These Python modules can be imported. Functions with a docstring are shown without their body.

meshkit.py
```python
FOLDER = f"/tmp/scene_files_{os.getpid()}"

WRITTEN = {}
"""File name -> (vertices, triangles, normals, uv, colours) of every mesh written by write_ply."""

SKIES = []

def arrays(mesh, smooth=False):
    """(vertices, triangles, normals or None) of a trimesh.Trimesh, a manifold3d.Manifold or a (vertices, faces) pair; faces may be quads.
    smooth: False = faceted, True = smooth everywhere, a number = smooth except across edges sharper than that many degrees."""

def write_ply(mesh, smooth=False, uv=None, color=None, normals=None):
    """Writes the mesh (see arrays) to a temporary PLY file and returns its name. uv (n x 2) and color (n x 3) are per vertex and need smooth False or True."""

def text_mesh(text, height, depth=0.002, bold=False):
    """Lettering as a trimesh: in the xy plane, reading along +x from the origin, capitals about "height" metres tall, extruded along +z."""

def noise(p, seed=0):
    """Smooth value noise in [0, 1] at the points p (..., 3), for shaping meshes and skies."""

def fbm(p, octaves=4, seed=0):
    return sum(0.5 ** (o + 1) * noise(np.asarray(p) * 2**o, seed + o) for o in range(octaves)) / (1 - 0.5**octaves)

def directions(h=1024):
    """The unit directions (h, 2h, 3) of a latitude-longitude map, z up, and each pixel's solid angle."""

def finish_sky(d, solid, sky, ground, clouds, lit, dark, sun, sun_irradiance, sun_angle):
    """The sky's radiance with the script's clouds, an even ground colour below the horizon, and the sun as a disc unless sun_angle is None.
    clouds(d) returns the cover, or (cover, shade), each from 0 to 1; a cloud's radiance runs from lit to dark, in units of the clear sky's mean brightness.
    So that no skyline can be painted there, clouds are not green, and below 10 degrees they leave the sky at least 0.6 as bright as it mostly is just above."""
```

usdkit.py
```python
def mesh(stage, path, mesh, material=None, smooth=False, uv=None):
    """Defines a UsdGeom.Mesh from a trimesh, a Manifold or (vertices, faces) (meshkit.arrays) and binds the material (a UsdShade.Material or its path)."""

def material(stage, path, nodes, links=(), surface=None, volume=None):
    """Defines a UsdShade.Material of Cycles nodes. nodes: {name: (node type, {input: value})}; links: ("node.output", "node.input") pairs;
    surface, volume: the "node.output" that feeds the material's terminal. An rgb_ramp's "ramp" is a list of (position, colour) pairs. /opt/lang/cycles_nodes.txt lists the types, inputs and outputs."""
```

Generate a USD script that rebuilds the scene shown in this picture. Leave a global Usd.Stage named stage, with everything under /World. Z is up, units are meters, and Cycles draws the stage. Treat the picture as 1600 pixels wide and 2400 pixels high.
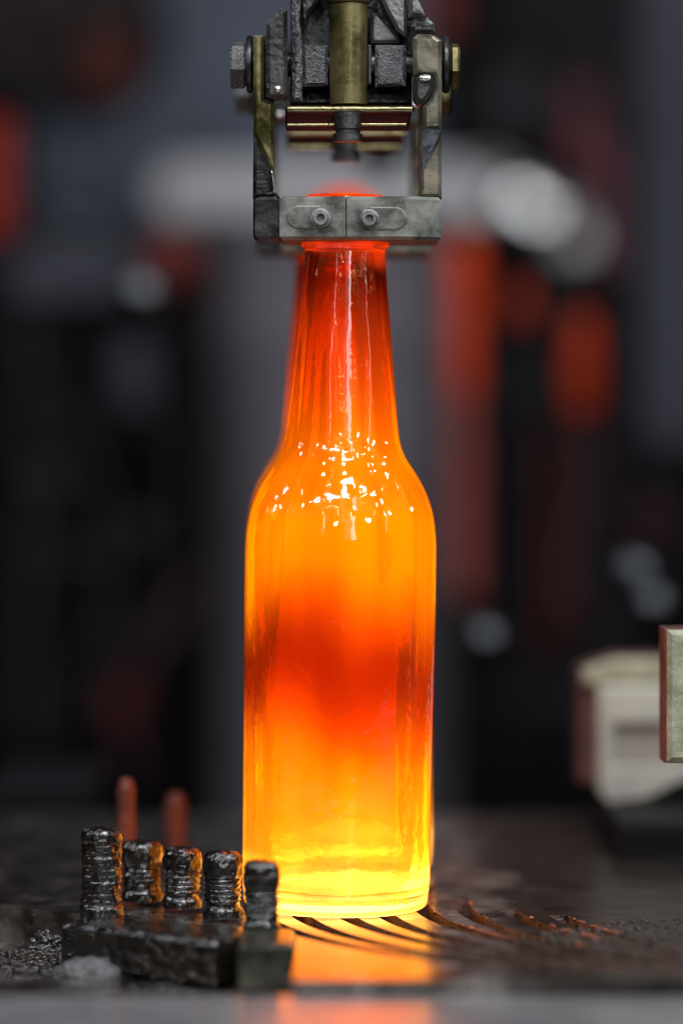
import math, random
import numpy as np, trimesh, usdkit, meshkit
import manifold3d as m3
from scipy.interpolate import PchipInterpolator
from shapely.geometry import Polygon
from pxr import Usd, UsdGeom, UsdLux, Gf, Sdf

random.seed(7); RNG = np.random.default_rng(7)
stage = Usd.Stage.CreateInMemory()
UsdGeom.SetStageUpAxis(stage, 'Z'); UsdGeom.SetStageMetersPerUnit(stage, 1.0)
UsdGeom.Xform.Define(stage, '/World'); UsdGeom.Scope.Define(stage, '/World/Looks')

# ------------------------------------------------------------------ camera
F = 8450.0                       # focal length in photo pixels (photo 1600 x 2400)
D = 1.15                          # metres from the camera to the bottle's axis
PITCH = math.atan(240 / F)
S = D / F                         # metres per photo pixel at the bottle
CP, SP = math.cos(PITCH), math.sin(PITCH)
def _ray(px, py):
    a, b = (px - 800) / F, (1200 - py) / F
    return np.array([a, CP + b * SP, -SP + b * CP])
CAMZ = -(_ray(800, 2127) * (D / _ray(800, 2127)[1]))[2]
CAM = np.array([0, -D, CAMZ])
def P(px, py, Y=0.0):             # photo pixel + depth -> world point
    r = _ray(px, py)
    return CAM + r * ((Y + D) / r[1])
def G(px, py, z=0.0):             # photo pixel -> point on the horizontal plane z
    r = _ray(px, py)
    return CAM + r * ((z - CAMZ) / r[2])
cam = UsdGeom.Camera.Define(stage, '/World/camera')
cam.CreateHorizontalApertureAttr(24.0); cam.CreateVerticalApertureAttr(36.0)
cam.CreateFocalLengthAttr(F / 1600 * 24)
cam.CreateFStopAttr(3.05); cam.CreateFocusDistanceAttr(1.133)
cam.CreateClippingRangeAttr(Gf.Vec2f(0.05, 1000))
cam.AddTranslateOp().Set(Gf.Vec3d(*CAM)); cam.AddRotateXOp().Set(90 - math.degrees(PITCH))
cam.CreateExposureAttr(0.0)

# ------------------------------------------------------------------ lamps of the hall and added ones (all out of view)
UsdGeom.Xform.Define(stage, '/World/hall_and_added_lamps')
NL = [0]
def lamp(pos, target, w, h, power, color=(1, 1, 1)):
    NL[0] += 1
    l = UsdLux.RectLight.Define(stage, '/World/hall_and_added_lamps/lamp_%03d' % NL[0])
    l.CreateWidthAttr(w); l.CreateHeightAttr(h); l.CreateIntensityAttr(power); l.CreateColorAttr(Gf.Vec3f(*color))
    pos, target = np.array(pos, float), np.array(target, float)
    z = (pos - target); z /= np.linalg.norm(z)
    up = np.array([0, 0, 1.0]) if abs(z[2]) < .95 else np.array([0, 1.0, 0])
    x = np.cross(up, z); x /= np.linalg.norm(x); y = np.cross(z, x)
    M = Gf.Matrix4d(*x, 0, *y, 0, *z, 0, *pos, 1)
    l.AddTransformOp().Set(M)
COOL, WARM = (0.86, 0.92, 1.0), (1.0, 0.93, 0.8)
BT = (0, 0, 0.12)
# upright strip lamps on the operator's side
lamp((0.54, -1.93, 0.66), (0, 0, 0.19), 0.20, 0.55, 8, (1.0, .97, .93))
lamp((0.30, -2.10, 0.66), (0, 0, 0.19), 0.42, 0.50, 1.0, (1.0, .93, .9))
lamp((-0.78, -1.84, 0.66), (0, 0, 0.19), 0.014, 0.55, 26, COOL)
lamp((1.70, -1.00, 0.66), (0, 0, 0.19), 0.016, 0.55, 26, COOL)
# overhead fixtures and two added lamps
lamp((0.25, -1.1, 1.9), (0, 0, .1), 0.50, 0.12, 44, COOL)
lamp((-0.35, -1.3, 1.4), (0, 0, .1), 0.6, 0.10, 26, COOL)
lamp((0.1, -1.1, 1.5), (0, 0, .1), 0.10, 0.4, 26, COOL)
lamp((0.55, -1.5, 1.25), (0, 0, .15), 0.16, 0.55, 6, COOL)  # soft lamp added to brighten the jaws of the tongs
lamp((-0.9, 0.25, 1.7), (0, .1, .1), 0.12, 0.5, 26, COOL)
lamp((0.9, 0.0, 1.6), (0, .3, .1), 0.4, 0.12, 26, COOL)
lamp((-0.25, 0.70, 0.95), (0, 1.6, .1), 0.6, 0.25, 5.5, (.95, .95, 1.0))  # added lamp, low and close so the column fades downwards
for (x, y, z, w, h, p) in [(-1.6, -2.2, 2.4, .3, .05, 60), (-.7, -2.6, 2.2, .05, .3, 60), (.35, -2.4, 2.5, .35, .05, 70), (1.2, -2.3, 2.3, .06, .06, 90),
                           (1.7, -1.5, 2.2, .3, .05, 60), (-.2, -2.9, 1.7, .06, .06, 110), (.6, -3.0, 1.6, .05, .22, 70), (-1.2, -2.6, 1.5, .05, .05, 100),
                           (.2, -1.7, 2.6, .07, .07, 110), (-.55, -1.5, 2.4, .2, .04, 60), (.75, -1.5, 2.3, .04, .25, 70), (1.9, -.6, 1.9, .05, .05, 100), (-1.9, -.9, 2.0, .06, .06, 100)]:
    lamp((x, y, z), BT, w, h, p * 1.4, COOL if random.random() < .7 else WARM)
for k in range(30):                                   # distant fixtures of the hall
    a, e, q = random.uniform(-2.0, 1.9), random.uniform(.25, 1.25), random.uniform(2.4, 3.2)
    lamp((q * math.sin(a) * math.cos(e), -q * math.cos(a) * math.cos(e), .12 + q * math.sin(e)), BT, random.uniform(.06, .18), random.uniform(.05, .14), random.uniform(40, 100), COOL if random.random() < .6 else WARM)

# ------------------------------------------------------------------ materials
L = '/World/Looks/'
def metal(name, c1, c2, rough=.35, metallic=1.0, scale=60, bump=.4, bdist=.0006, fine=900, rvar=.2, coat=0.0, spec=.5):
    n = {'tc': ('texture_coordinate', {}),
         'n1': ('noise_texture', {'scale': scale, 'detail': 6.0, 'roughness': .6}),
         'n2': ('noise_texture', {'scale': fine, 'detail': 4.0, 'roughness': .6}),
         'r1': ('rgb_ramp', {'ramp': [(0, c1), (.38, c1), (.62, c2), (1, c2)]}),
         'mr': ('map_range', {'from_min': .3, 'from_max': .7, 'to_min': max(.04, rough - rvar), 'to_max': rough + rvar, 'clamp': True}),
         'b': ('bump', {'strength': bump, 'distance': bdist}),
         'p': ('principled_bsdf', {'metallic': metallic, 'coat_weight': coat, 'coat_roughness': .10, 'specular_ior_level': spec})}
    return usdkit.material(stage, L + name, n, [('tc.object', 'n1.vector'), ('tc.object', 'n2.vector'), ('n1.fac', 'r1.fac'), ('r1.color', 'p.base_color'),
        ('n1.fac', 'mr.value'), ('mr.result', 'p.roughness'), ('n2.fac', 'b.height'), ('b.normal', 'p.normal'), ('b.normal', 'p.coat_normal')], surface='p.BSDF')
def paint(name, c1, c2=None, rough=.5, scale=8):
    return metal(name, c1, c2 or tuple(.8 * x for x in c1), rough, 0.0, scale, .15, .0008, 300, .1, 0.0, .06)
M = {}
M['jaw'] = metal('jaw_steel', (.075, .075, .063), (.235, .235, .205), .42, .35, 110, .35, .0003, 700)
M['arm'] = metal('arm_steel', (.10, .09, .062), (.225, .205, .15), .38, .6, 70, .4, .0004, 500)
M['brass'] = metal('oily_bronze', (.065, .055, .015), (.22, .185, .08), .33, .75, 60, .25, .0004, 420)
M['rod'] = metal('oily_rod', (.16, .14, .055), (.34, .30, .16), .3, .9, 120, .4, .0003, 500)
M['shelf'] = metal('oiled_steel', (.10, .11, .13), (.30, .31, .36), .3, .7, 180, .8, .0006, 600)
M['black'] = metal('black_iron', (.022, .021, .020), (.06, .058, .055), .30, .6, 80, .4, .0009, 420, .15, .25)
M['cast'] = metal('cast_iron', (.10, .095, .095), (.17, .16, .165), .42, .7, 200, 1.0, .0009, 1100, .15, .3)
M['grey'] = metal('grey_iron', (.15, .15, .145), (.24, .24, .23), .45, .8, 80, .5, .0005, 800)
M['bright'] = metal('bright_steel', (.75, .74, .72), (.85, .84, .82), .22, 1.0, 80, .1, .0002, 500, .1)
M['grease'] = metal('greasy_black', (.005, .0045, .004), (.014, .010, .0075), .12, .1, 300, .30, .0007, 420, .05, .8)
M['grease_olive'] = metal('greasy_olive', (.02, .02, .013), (.045, .045, .030), .35, .3, 120, .35, .0006, 400, .15, .3)
def bed_material():
    n = {'tc': ('texture_coordinate', {}), 'sx': ('separate_xyz', {}),
         'n1': ('noise_texture', {'scale': 70, 'detail': 6.0, 'roughness': .6}), 'n2': ('noise_texture', {'scale': 420, 'detail': 4.0, 'roughness': .6}),
         'nb': ('noise_texture', {'scale': 22, 'detail': 4.0, 'roughness': .6}), 'nm': ('math', {'math_type': 'multiply_add', 'value2': .10, 'value3': -.05}), 'xa': ('math', {'math_type': 'add'}),
         'crust': ('map_range', {'range_type': 'smoothstep', 'from_min': .018, 'from_max': .060, 'to_min': 0.0, 'to_max': 1.0, 'clamp': True}),
         'r1': ('rgb_ramp', {'ramp': [(0, (.12, .105, .095)), (.38, (.12, .105, .095)), (.62, (.48, .44, .40)), (1, (.48, .44, .40))]}),
         'r2': ('rgb_ramp', {'ramp': [(0, (.012, .010, .009)), (.4, (.012, .010, .009)), (.65, (.036, .030, .026)), (1, (.036, .030, .026))]}),
         'col': ('mix_color', {'blend_type': 'mix'}), 'ro': ('map_range', {'from_min': .3, 'from_max': .7, 'to_min': .10, 'to_max': .28, 'clamp': True}),
         'rm': ('mix_float', {'b': .24}), 'me': ('mix_float', {'a': .95, 'b': .05}), 'bs': ('mix_float', {'a': .3, 'b': .55}),
         'b': ('bump', {'distance': .0006}), 'sp': ('mix_float', {'a': .5, 'b': .22}), 'p': ('principled_bsdf', {})}
    return usdkit.material(stage, L + 'bed_plate', n, [('tc.object', 'sx.vector'), ('tc.object', 'n1.vector'), ('tc.object', 'n2.vector'), ('tc.object', 'nb.vector'), ('nb.fac', 'nm.value1'), ('sx.x', 'xa.value1'), ('nm.value', 'xa.value2'),
        ('xa.value', 'crust.value'), ('n1.fac', 'r1.fac'), ('n1.fac', 'r2.fac'), ('crust.result', 'col.fac'), ('r1.color', 'col.a'), ('r2.color', 'col.b'), ('col.result', 'p.base_color'), ('n1.fac', 'ro.value'), ('ro.result', 'rm.a'),
        ('crust.result', 'rm.fac'), ('rm.result', 'p.roughness'), ('crust.result', 'me.fac'), ('me.result', 'p.metallic'), ('crust.result', 'sp.fac'), ('sp.result', 'p.specular_ior_level'), ('crust.result', 'bs.fac'), ('bs.result', 'b.strength'), ('n2.fac', 'b.height'), ('b.normal', 'p.normal')], surface='p.BSDF')
M['bed'] = bed_material()
M['bed_rough'] = metal('bed_crust', (.03, .026, .022), (.09, .075, .065), .45, .4, 160, 1.0, .002, 700, .2, .3)
M['slot'] = metal('slot_crust', (.02, .012, .010), (.16, .075, .05), .4, .2, 300, 1.0, .001, 900, .2)
M['scale'] = metal('glow_red_scale', (.08, .022, .010), (.34, .10, .04), .4, .2, 400, .4, .0006, 900, .15)  # the bottle's red glow is put into the burr colour
M['rail'] = metal('rail_steel', (.20, .20, .205), (.26, .26, .265), .22, .4, 30, .08, .0002, 300, .05)
M['pad'] = metal('fibre_pad', (.20, .20, .12), (.36, .36, .26), .6, 0.0, 140, .7, .0006, 900, .1)
M['pad_pale'] = metal('pale_pad', (.27, .29, .27), (.40, .41, .33), .6, 0.0, 50, .3, .0006, 500, .1)
M['glow_red'] = metal('post_glow_red', (.07, .014, .006), (.16, .028, .010), .5, .2, 80, .6, .0008, 500, .1)  # guide post colour carries the red light of the bottle
M['pad_side'] = metal('pad_dim_red_light', (.07, .03, .025), (.13, .06, .05), .6, 0.0, 80, .4, .0006, 500, .1)  # dim red light on the pad sides, put into their colour
M['pad_grey'] = metal('grey_pad', (.24, .22, .20), (.30, .28, .25), .6, 0.0, 50, .3, .0006, 500, .1)
M['housing'] = paint('housing_blue_grey', (.060, .069, .090), (.038, .044, .057), .5, 6)
M['wall'] = paint('dark_wall', (.004, .0035, .0038), (.007, .006, .0065), .8, 4)
M['column'] = paint('column_grey', (.105, .096, .108), (.070, .064, .070), .5, 6)
M['beam'] = paint('beam_pale', (.36, .35, .36), (.30, .29, .295), .5, 6)
M['chute'] = metal('chute_steel', (.74, .75, .75), (.82, .82, .80), .4, .1, 20, .2, .0006, 300, .1)
M['red'] = paint('red_paint', (.50, .045, .009), (.34, .03, .009), .6, 10)
M['dark_red'] = paint('dark_red_paint', (.25, .04, .03), (.18, .03, .03), .5, 10)
M['motor'] = paint('motor_black', (.006, .005, .005), (.012, .008, .008), .5, 8)
M['post'] = paint('post_blue_grey', (.042, .043, .053), (.03, .03, .038), .5, 8)
M['dull'] = metal('dull_steel', (.07, .075, .085), (.11, .115, .12), .34, 1.0, 80, .1, .0002, 500, .05)
M['red_dim'] = paint('old_red_paint', (.20, .020, .010), (.12, .013, .009), .5, 10)
M['ox'] = paint('ox_red', (.035, .009, .007), (.02, .006, .005), .6, 10)
M['red_fade'] = paint('pipe_red_fade', (.20, .045, .035), (.15, .04, .032), .6, 10)  # darker red stands for the light fading down the pipe
M['dim_red'] = paint('dim_red_paint', (.09, .03, .035), (.07, .025, .03), .5, 10)
M['deep_red'] = paint('deep_red_paint', (.07, .013, .010), (.05, .010, .009), .5, 10)
M['black_paint'] = paint('black_paint', (.006, .005, .0055), (.010, .0085, .009), .6, 8)
M['post_dark'] = paint('post_dark', (.009, .0085, .010), (.006, .0055, .007), .5, 8)
M['faint'] = paint('faint_grey', (.026, .026, .030), (.014, .014, .016), .5, 8)
M['dark'] = paint('machine_dark', (.045, .043, .052), (.03, .029, .034), .5, 8)

def hot_glass(name, ramp, zlen, amp, transm=1.0, tint=(.87, .49, .25), rough=0.0, seed=(0, 0, 0), core=(0, 0, 0)):
    ramp = [(p, tuple(c)) for p, c in ramp]
    n = {'tc': ('texture_coordinate', {}),
         'mp': ('mapping', {'mapping_type': 'point', 'location': seed, 'scale': (30, 30, 12)}),
         'no': ('noise_texture', {'scale': 1.0, 'detail': 1.5, 'roughness': .4}),
         'sx': ('separate_xyz', {}),
         'zf': ('math', {'math_type': 'multiply', 'value2': 1 / zlen}),
         'nm': ('map_range', {'from_min': .25, 'from_max': .75, 'to_min': -amp, 'to_max': amp}),
         'zc': ('math', {'math_type': 'multiply', 'value2': 5.0, 'use_clamp': True}), 'na': ('math', {'math_type': 'multiply'}),
         'ad': ('math', {'math_type': 'add'}),
         'rp': ('rgb_ramp', {'ramp': ramp}),
         'xx': ('math', {'math_type': 'multiply'}), 'yy': ('math', {'math_type': 'multiply'}), 'r2': ('math', {'math_type': 'add'}),
         'rm': ('map_range', {'range_type': 'smoothstep', 'from_min': .0262 ** 2, 'from_max': .0225 ** 2, 'to_min': 0.0, 'to_max': 1.0, 'clamp': True}),
         'zm': ('map_range', {'from_min': .012, 'from_max': .009, 'to_min': 0.0, 'to_max': 1.0, 'clamp': True}), 'cm': ('math', {'math_type': 'multiply'}),
         'sum': ('mix_color', {'blend_type': 'add', 'b': core, 'use_clamp': False}),
         'mp2': ('mapping', {'mapping_type': 'point', 'scale': (48, 48, 5)}),
         'n2': ('noise_texture', {'scale': 1.0, 'detail': 2.0, 'roughness': .5}),
         'g2': ('map_range', {'from_min': .3, 'from_max': .7, 'to_min': .6, 'to_max': 1.4}),
         'mp3': ('mapping', {'mapping_type': 'point', 'scale': (45, 45, 45)}),
         'n3': ('noise_texture', {'scale': 1.0, 'detail': 4.0, 'roughness': .55}),
         'b': ('bump', {'strength': .30, 'distance': .002}),
         'p': ('principled_bsdf', {'base_color': tint, 'specular_ior_level': .5 if transm else .05, 'transmission_weight': transm, 'ior': 1.5, 'roughness': rough})}
    return usdkit.material(stage, L + name, n, [('tc.object', 'mp.vector'), ('mp.vector', 'no.vector'), ('tc.object', 'sx.vector'), ('sx.z', 'zf.value1'),
        ('no.fac', 'nm.value'), ('zf.value', 'ad.value1'), ('zf.value', 'zc.value1'), ('zc.value', 'na.value1'), ('nm.result', 'na.value2'), ('na.value', 'ad.value2'), ('ad.value', 'rp.fac'), ('sx.x', 'xx.value1'), ('sx.x', 'xx.value2'), ('sx.y', 'yy.value1'), ('sx.y', 'yy.value2'), ('xx.value', 'r2.value1'), ('yy.value', 'r2.value2'), ('r2.value', 'rm.value'), ('sx.z', 'zm.value'),
        ('rm.result', 'cm.value1'), ('zm.result', 'cm.value2'), ('cm.value', 'sum.fac'), ('rp.color', 'sum.a'), ('sum.result', 'p.emission_color'),
        ('tc.object', 'mp2.vector'), ('mp2.vector', 'n2.vector'), ('n2.fac', 'g2.value'), ('g2.result', 'p.emission_strength'),
        ('tc.object', 'mp3.vector'), ('mp3.vector', 'n3.vector'), ('n3.fac', 'b.height'), ('b.normal', 'p.normal')], surface='p.BSDF')
# heat along the bottle, base to mouth: summed radiance of all walls, divided by the share of one wall
HEAT = [(0, (2.6, .80, .05)), (.009, (2.7, 1.0, .07)), (.0125, (1.4, .30, .01)), (.0155, (1.5, .36, .02)), (.019, (2.6, .95, .05)), (.040, (2.5, .85, .03)), (.046, (2.6, 1.15, .06)), (.066, (2.6, 1.15, .04)), (.073, (2.2, .62, .012)), (.10, (2.1, .58, .006)),
        (.16, (1.95, .50, .002)), (.20, (1.65, .36, .001)), (.235, (1.3, .22, .001)), (.25, (.95, .12, .001)), (.278, (.68, .058, .001)), (.305, (.46, .030, .001)), (.33, (.40, .024, .001)), (.355, (.48, .033, .001)), (.39, (.85, .09, .001)), (.42, (1.25, .20, .001)),
        (.46, (1.6, .36, .001)), (.52, (1.7, .40, .001)), (.58, (1.5, .30, .001)), (.63, (1.55, .32, .001)), (.68, (1.3, .20, .001)), (.74, (.95, .095, .001)), (.80, (.62, .048, .001)), (.86, (.32, .020, .001)),
        (.90, (.11, .005, .001)), (.922, (.07, .003, .001)), (.936, (1.1, .055, .003)), (1.0, (1.1, .05, .003))]
SHARE = np.array([4.6, 4.0, 3.0])
M['hot'] = hot_glass('hot_amber_glass', [(p, np.array(c) / SHARE) for p, c in HEAT], .2258, .055, core=(.8, .46, .16))
M['ember'] = hot_glass('added_ember_glow', [(0, (.12, .008, .0005)), (.5, (.24, .017, .0005)), (1, (.12, .008, .0005))], .06, .1, 0.0, (.05, .01, .005), .4)  # for two added shapes that stand in for glow reflections
M['dome_glow'] = hot_glass('added_dome_glow', [(0, (.6, .042, .002)), (1, (.6, .042, .003))], .06, .1, 0.0, (.05, .01, .005), .4)  # for the shape added to give the red dome over the jaws

# ------------------------------------------------------------------ helpers
used = {}
def numbered(parent, name):
    k = (str(parent), name); n = used.get(k, 0); used[k] = n + 1
    return name if n == 0 else '%s_%03d' % (name, n)
def path_of(parent): return '/World' if parent is None else str(parent.GetPath())
def tag(o, label=None, cat=None, group=None, kind=None):
    p = o.GetPrim() if hasattr(o, 'GetPrim') else o
    for k, v in (('label', label), ('category', cat), ('group', group), ('kind', kind)):
        if v: p.SetCustomDataByKey(k, v)
    return p
def obj(name, mesh, mat, parent=None, smooth=35, label=None, cat=None, group=None, kind=None):
    pp = path_of(parent)
    m = usdkit.mesh(stage, pp + '/' + numbered(pp, name), mesh, M[mat] if isinstance(mat, str) else mat, smooth)
    return tag(m, label, cat, group, kind)
def thing(name, label, cat, group=None, loc=(0, 0, 0)):
    x = UsdGeom.Xform.Define(stage, '/World/' + numbered('/World', name))
    x.AddTranslateOp().Set(Gf.Vec3d(*map(float, loc)))
    return tag(x, label, cat, group)
def copy(root, name, loc, rot, label, cat, group=None):
    x = UsdGeom.Xform.Define(stage, '/World/' + numbered('/World', name))
    p = x.GetPrim(); p.GetReferences().AddInternalReference(root.GetPath()); p.SetInstanceable(True)
    x.ClearXformOpOrder()
    x.AddTranslateOp(opSuffix='at').Set(Gf.Vec3d(*map(float, loc))); x.AddRotateXYZOp(opSuffix='at').Set(Gf.Vec3f(*rot))
    tag(p, label, cat)
    if group: p.SetCustomDataByKey('group', group)
    return p
def box(x0, x1, y0, y1, z0, z1, c=.0008):
    x0, x1 = min(x0, x1), max(x0, x1); y0, y1 = min(y0, y1), max(y0, y1); z0, z1 = min(z0, z1), max(z0, z1)
    c = min(c, (x1 - x0) / 3, (y1 - y0) / 3, (z1 - z0) / 3); pts = []
    for sx in (0, 1):
        for sy in (0, 1):
            for sz in (0, 1):
                b = [(x0, x1)[sx], (y0, y1)[sy], (z0, z1)[sz]]; d = [c * (1, -1)[s] for s in (sx, sy, sz)]
                for k in range(3):
                    pts.append([b[i] + (d[i] if i != k else 0) for i in range(3)])
    return m3.Manifold.hull_points(np.array(pts))
def mesh_of(man):
    m = man.to_mesh() if hasattr(man, 'to_mesh') else None
    return trimesh.Trimesh(m.vert_properties[:, :3], m.tri_verts, process=False) if m is not None else man
def prism(pts, t0, t1, c=.0006, axis='y'):
    """polygon (plane coords) extruded from t0 to t1 along an axis, with chamfered rims"""
    pts = np.array(pts, float)
    a = pts; b = np.roll(pts, -1, 0)
    if np.sum(a[:, 0] * b[:, 1] - b[:, 0] * a[:, 1]) < 0: pts = pts[::-1]
    n = len(pts); ins = []
    for i in range(n):
        p0, p1, p2 = pts[i - 1], pts[i], pts[(i + 1) % n]
        d1 = (p1 - p0) / np.linalg.norm(p1 - p0); d2 = (p2 - p1) / np.linalg.norm(p2 - p1)
        n1, n2 = np.array([-d1[1], d1[0]]), np.array([-d2[1], d2[0]])
        ins.append(p1 + c * (n1 + n2) / max(.35, 1 + n1 @ n2))
    ins = np.array(ins)
    lo, hi = min(t0, t1), max(t0, t1); cc = min(c, (hi - lo) / 3)
    layers = [(ins, lo), (pts, lo + cc), (pts, hi - cc), (ins, hi)]
    V = np.vstack([np.column_stack([q, np.full(n, t)]) for q, t in layers]); Fc = []
    for k in range(3):
        for i in range(n):
            j = (i + 1) % n
            Fc += [[k * n + i, k * n + j, (k + 1) * n + j], [k * n + i, (k + 1) * n + j, (k + 1) * n + i]]
    v2, f2 = trimesh.creation.triangulate_polygon(Polygon(ins), engine='earcut')
    idx = np.array([np.argmin(((ins - q) ** 2).sum(1)) for q in v2[:, :2]])
    tri = idx[f2]
    for t in tri:
        A, B, C = ins[t[0]], ins[t[1]], ins[t[2]]
        if (B[0] - A[0]) * (C[1] - A[1]) - (B[1] - A[1]) * (C[0] - A[0]) < 0: t = t[::-1]
        Fc += [[t[2], t[1], t[0]], [3 * n + t[0], 3 * n + t[1], 3 * n + t[2]]]
    Fc = np.array(Fc)
    if axis == 'y': V = V[:, [0, 2, 1]]; Fc = Fc[:, ::-1]
    elif axis == 'x': V = V[:, [2, 0, 1]]
    return trimesh.Trimesh(V, Fc, process=False)
def plate(px_pts, y0, y1, c=.0006):
    """a plate whose front outline is given in photo pixels at depth y0"""
    w = [P(a, b, y0) for a, b in px_pts]
    return prism([(p[0], p[2]) for p in w], y0, y1, c)
def lathe(prof, seg=48, axis='z', at=(0, 0, 0)):
    """solid of revolution of (radius, height) points, closed onto the axis"""
    prof = [(max(r, 0), h) for r, h in prof]
    if prof[0][0] > 1e-9: prof = [(0, prof[0][1])] + prof
    if prof[-1][0] > 1e-9: prof = prof + [(0, prof[-1][1])]
    if prof[0][1] > prof[-1][1]: prof = prof[::-1]
    a = np.linspace(0, 2 * np.pi, seg, endpoint=False); V = [(0, 0, prof[0][1])]; Fc = []
    for r, h in prof[1:-1]: V += [(r * np.cos(t), r * np.sin(t), h) for t in a]
    V.append((0, 0, prof[-1][1])); V = np.array(V); K = len(prof) - 2
    for i in range(seg):
        j = (i + 1) % seg
        Fc.append([0, 1 + j, 1 + i])
        for k in range(K - 1):
            q = 1 + k * seg
            Fc += [[q + i, q + j, q + seg + j], [q + i, q + seg + j, q + seg + i]]
        q = 1 + (K - 1) * seg
        Fc.append([q + i, q + j, len(V) - 1])
    Fc = np.array(Fc)
    if axis == 'y': V = V[:, [0, 2, 1]]; Fc = Fc[:, ::-1]
    elif axis == 'x': V = V[:, [2, 0, 1]]
    return trimesh.Trimesh(V + np.array(at), Fc, process=False)
def cyl(r, h0, h1, c=.0006, seg=40, axis='z', at=(0, 0, 0)):
    return lathe([(r - c, h0), (r, h0 + c), (r, h1 - c), (r - c, h1)], seg, axis, at)
def tube(p0, p1, r, seg=20, c=.0008):
    p0, p1 = np.array(p0, float), np.array(p1, float); d = p1 - p0; ln = np.linalg.norm(d)
    m = cyl(r, 0, ln, c, seg); m.apply_transform(trimesh.geometry.align_vectors([0, 0, 1], d / ln)); m.apply_translation(p0)
    return m
def rough_up(m, amp, scale, edge=.0012, seed=0):
    """subdivide and displace along the normals: crusted, greasy or cast faces"""
    m = mesh_of(m).copy(); m.merge_vertices()
    v, f = trimesh.remesh.subdivide_to_size(m.vertices, m.faces, edge, max_iter=12)
    m = trimesh.Trimesh(v, f); m.merge_vertices(); n = m.vertex_normals
    k = (meshkit.fbm(m.vertices * scale + 31.7 * seed, 4, seed) - .5) * 2
    m.vertices = m.vertices + n * (k * amp)[:, None]
    return m

# ------------------------------------------------------------------ machine bed with its curved slots
BED_F = G(800, 2298)[1]; BED_B = .27
bedm = m3.Manifold.cube([.90, BED_B - BED_F, .026]).translate([-.45, BED_F, -.026])
LOW = -.0125                      # lower step of the bed, left front
A = G(232, 2150, .0015); B = G(612, 2196, .0015)
dirv = (B - A); dirv[2] = 0; LEN = np.linalg.norm(dirv); dirv /= LEN; ang = math.atan2(dirv[1], dirv[0])
e0, e1 = A - dirv * .5, B + dirv * .002
EB_X1, EB_Y0, EB_Y1 = P(688, 2250, -.095)[0], -.096, -.064
bedm = bedm - m3.CrossSection([[(EB_X1 + .0004, BED_F - .02), (EB_X1 + .0004, EB_Y1 + .0004), (e1[0], max(e1[1], EB_Y1 + .0005)), (e0[0], e0[1]), (e0[0], BED_F - .02)]], m3.FillRule.NonZero).extrude(.05).translate([0, 0, LOW])
def arc_band(cx, cy, R, w, a0, a1, z0, z1, n=40):
    a = np.radians(np.linspace(a0, a1, n))      # angle a: 0 points to -x from the centre, grows towards the camera
    o = [(cx - (R + w / 2) * math.cos(t), cy - (R + w / 2) * math.sin(t)) for t in a]
    i = [(cx - (R - w / 2) * math.cos(t), cy - (R - w / 2) * math.sin(t)) for t in a[::-1]]
    return m3.CrossSection([o + i], m3.FillRule.NonZero).extrude(z1 - z0).translate([0, 0, z0])
slots = []
for k in range(-4, 4):
    x0 = .0385 + .0135 * (k - 1)
    a0 = {3: 10, 2: 6, 1: -4}.get(k, -14)
    a1 = 62 if k < 1 else (58, 52, 46)[k - 1]
    slots.append(arc_band(x0 + .16, .012 - .003 * (k % 2), .16, .0058, a0, a1, -.0095, .01))
sl = slots[0]
for s in slots[1:]: sl = sl + s
bedm = bedm - sl
bed = mesh_of(bedm)
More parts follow.
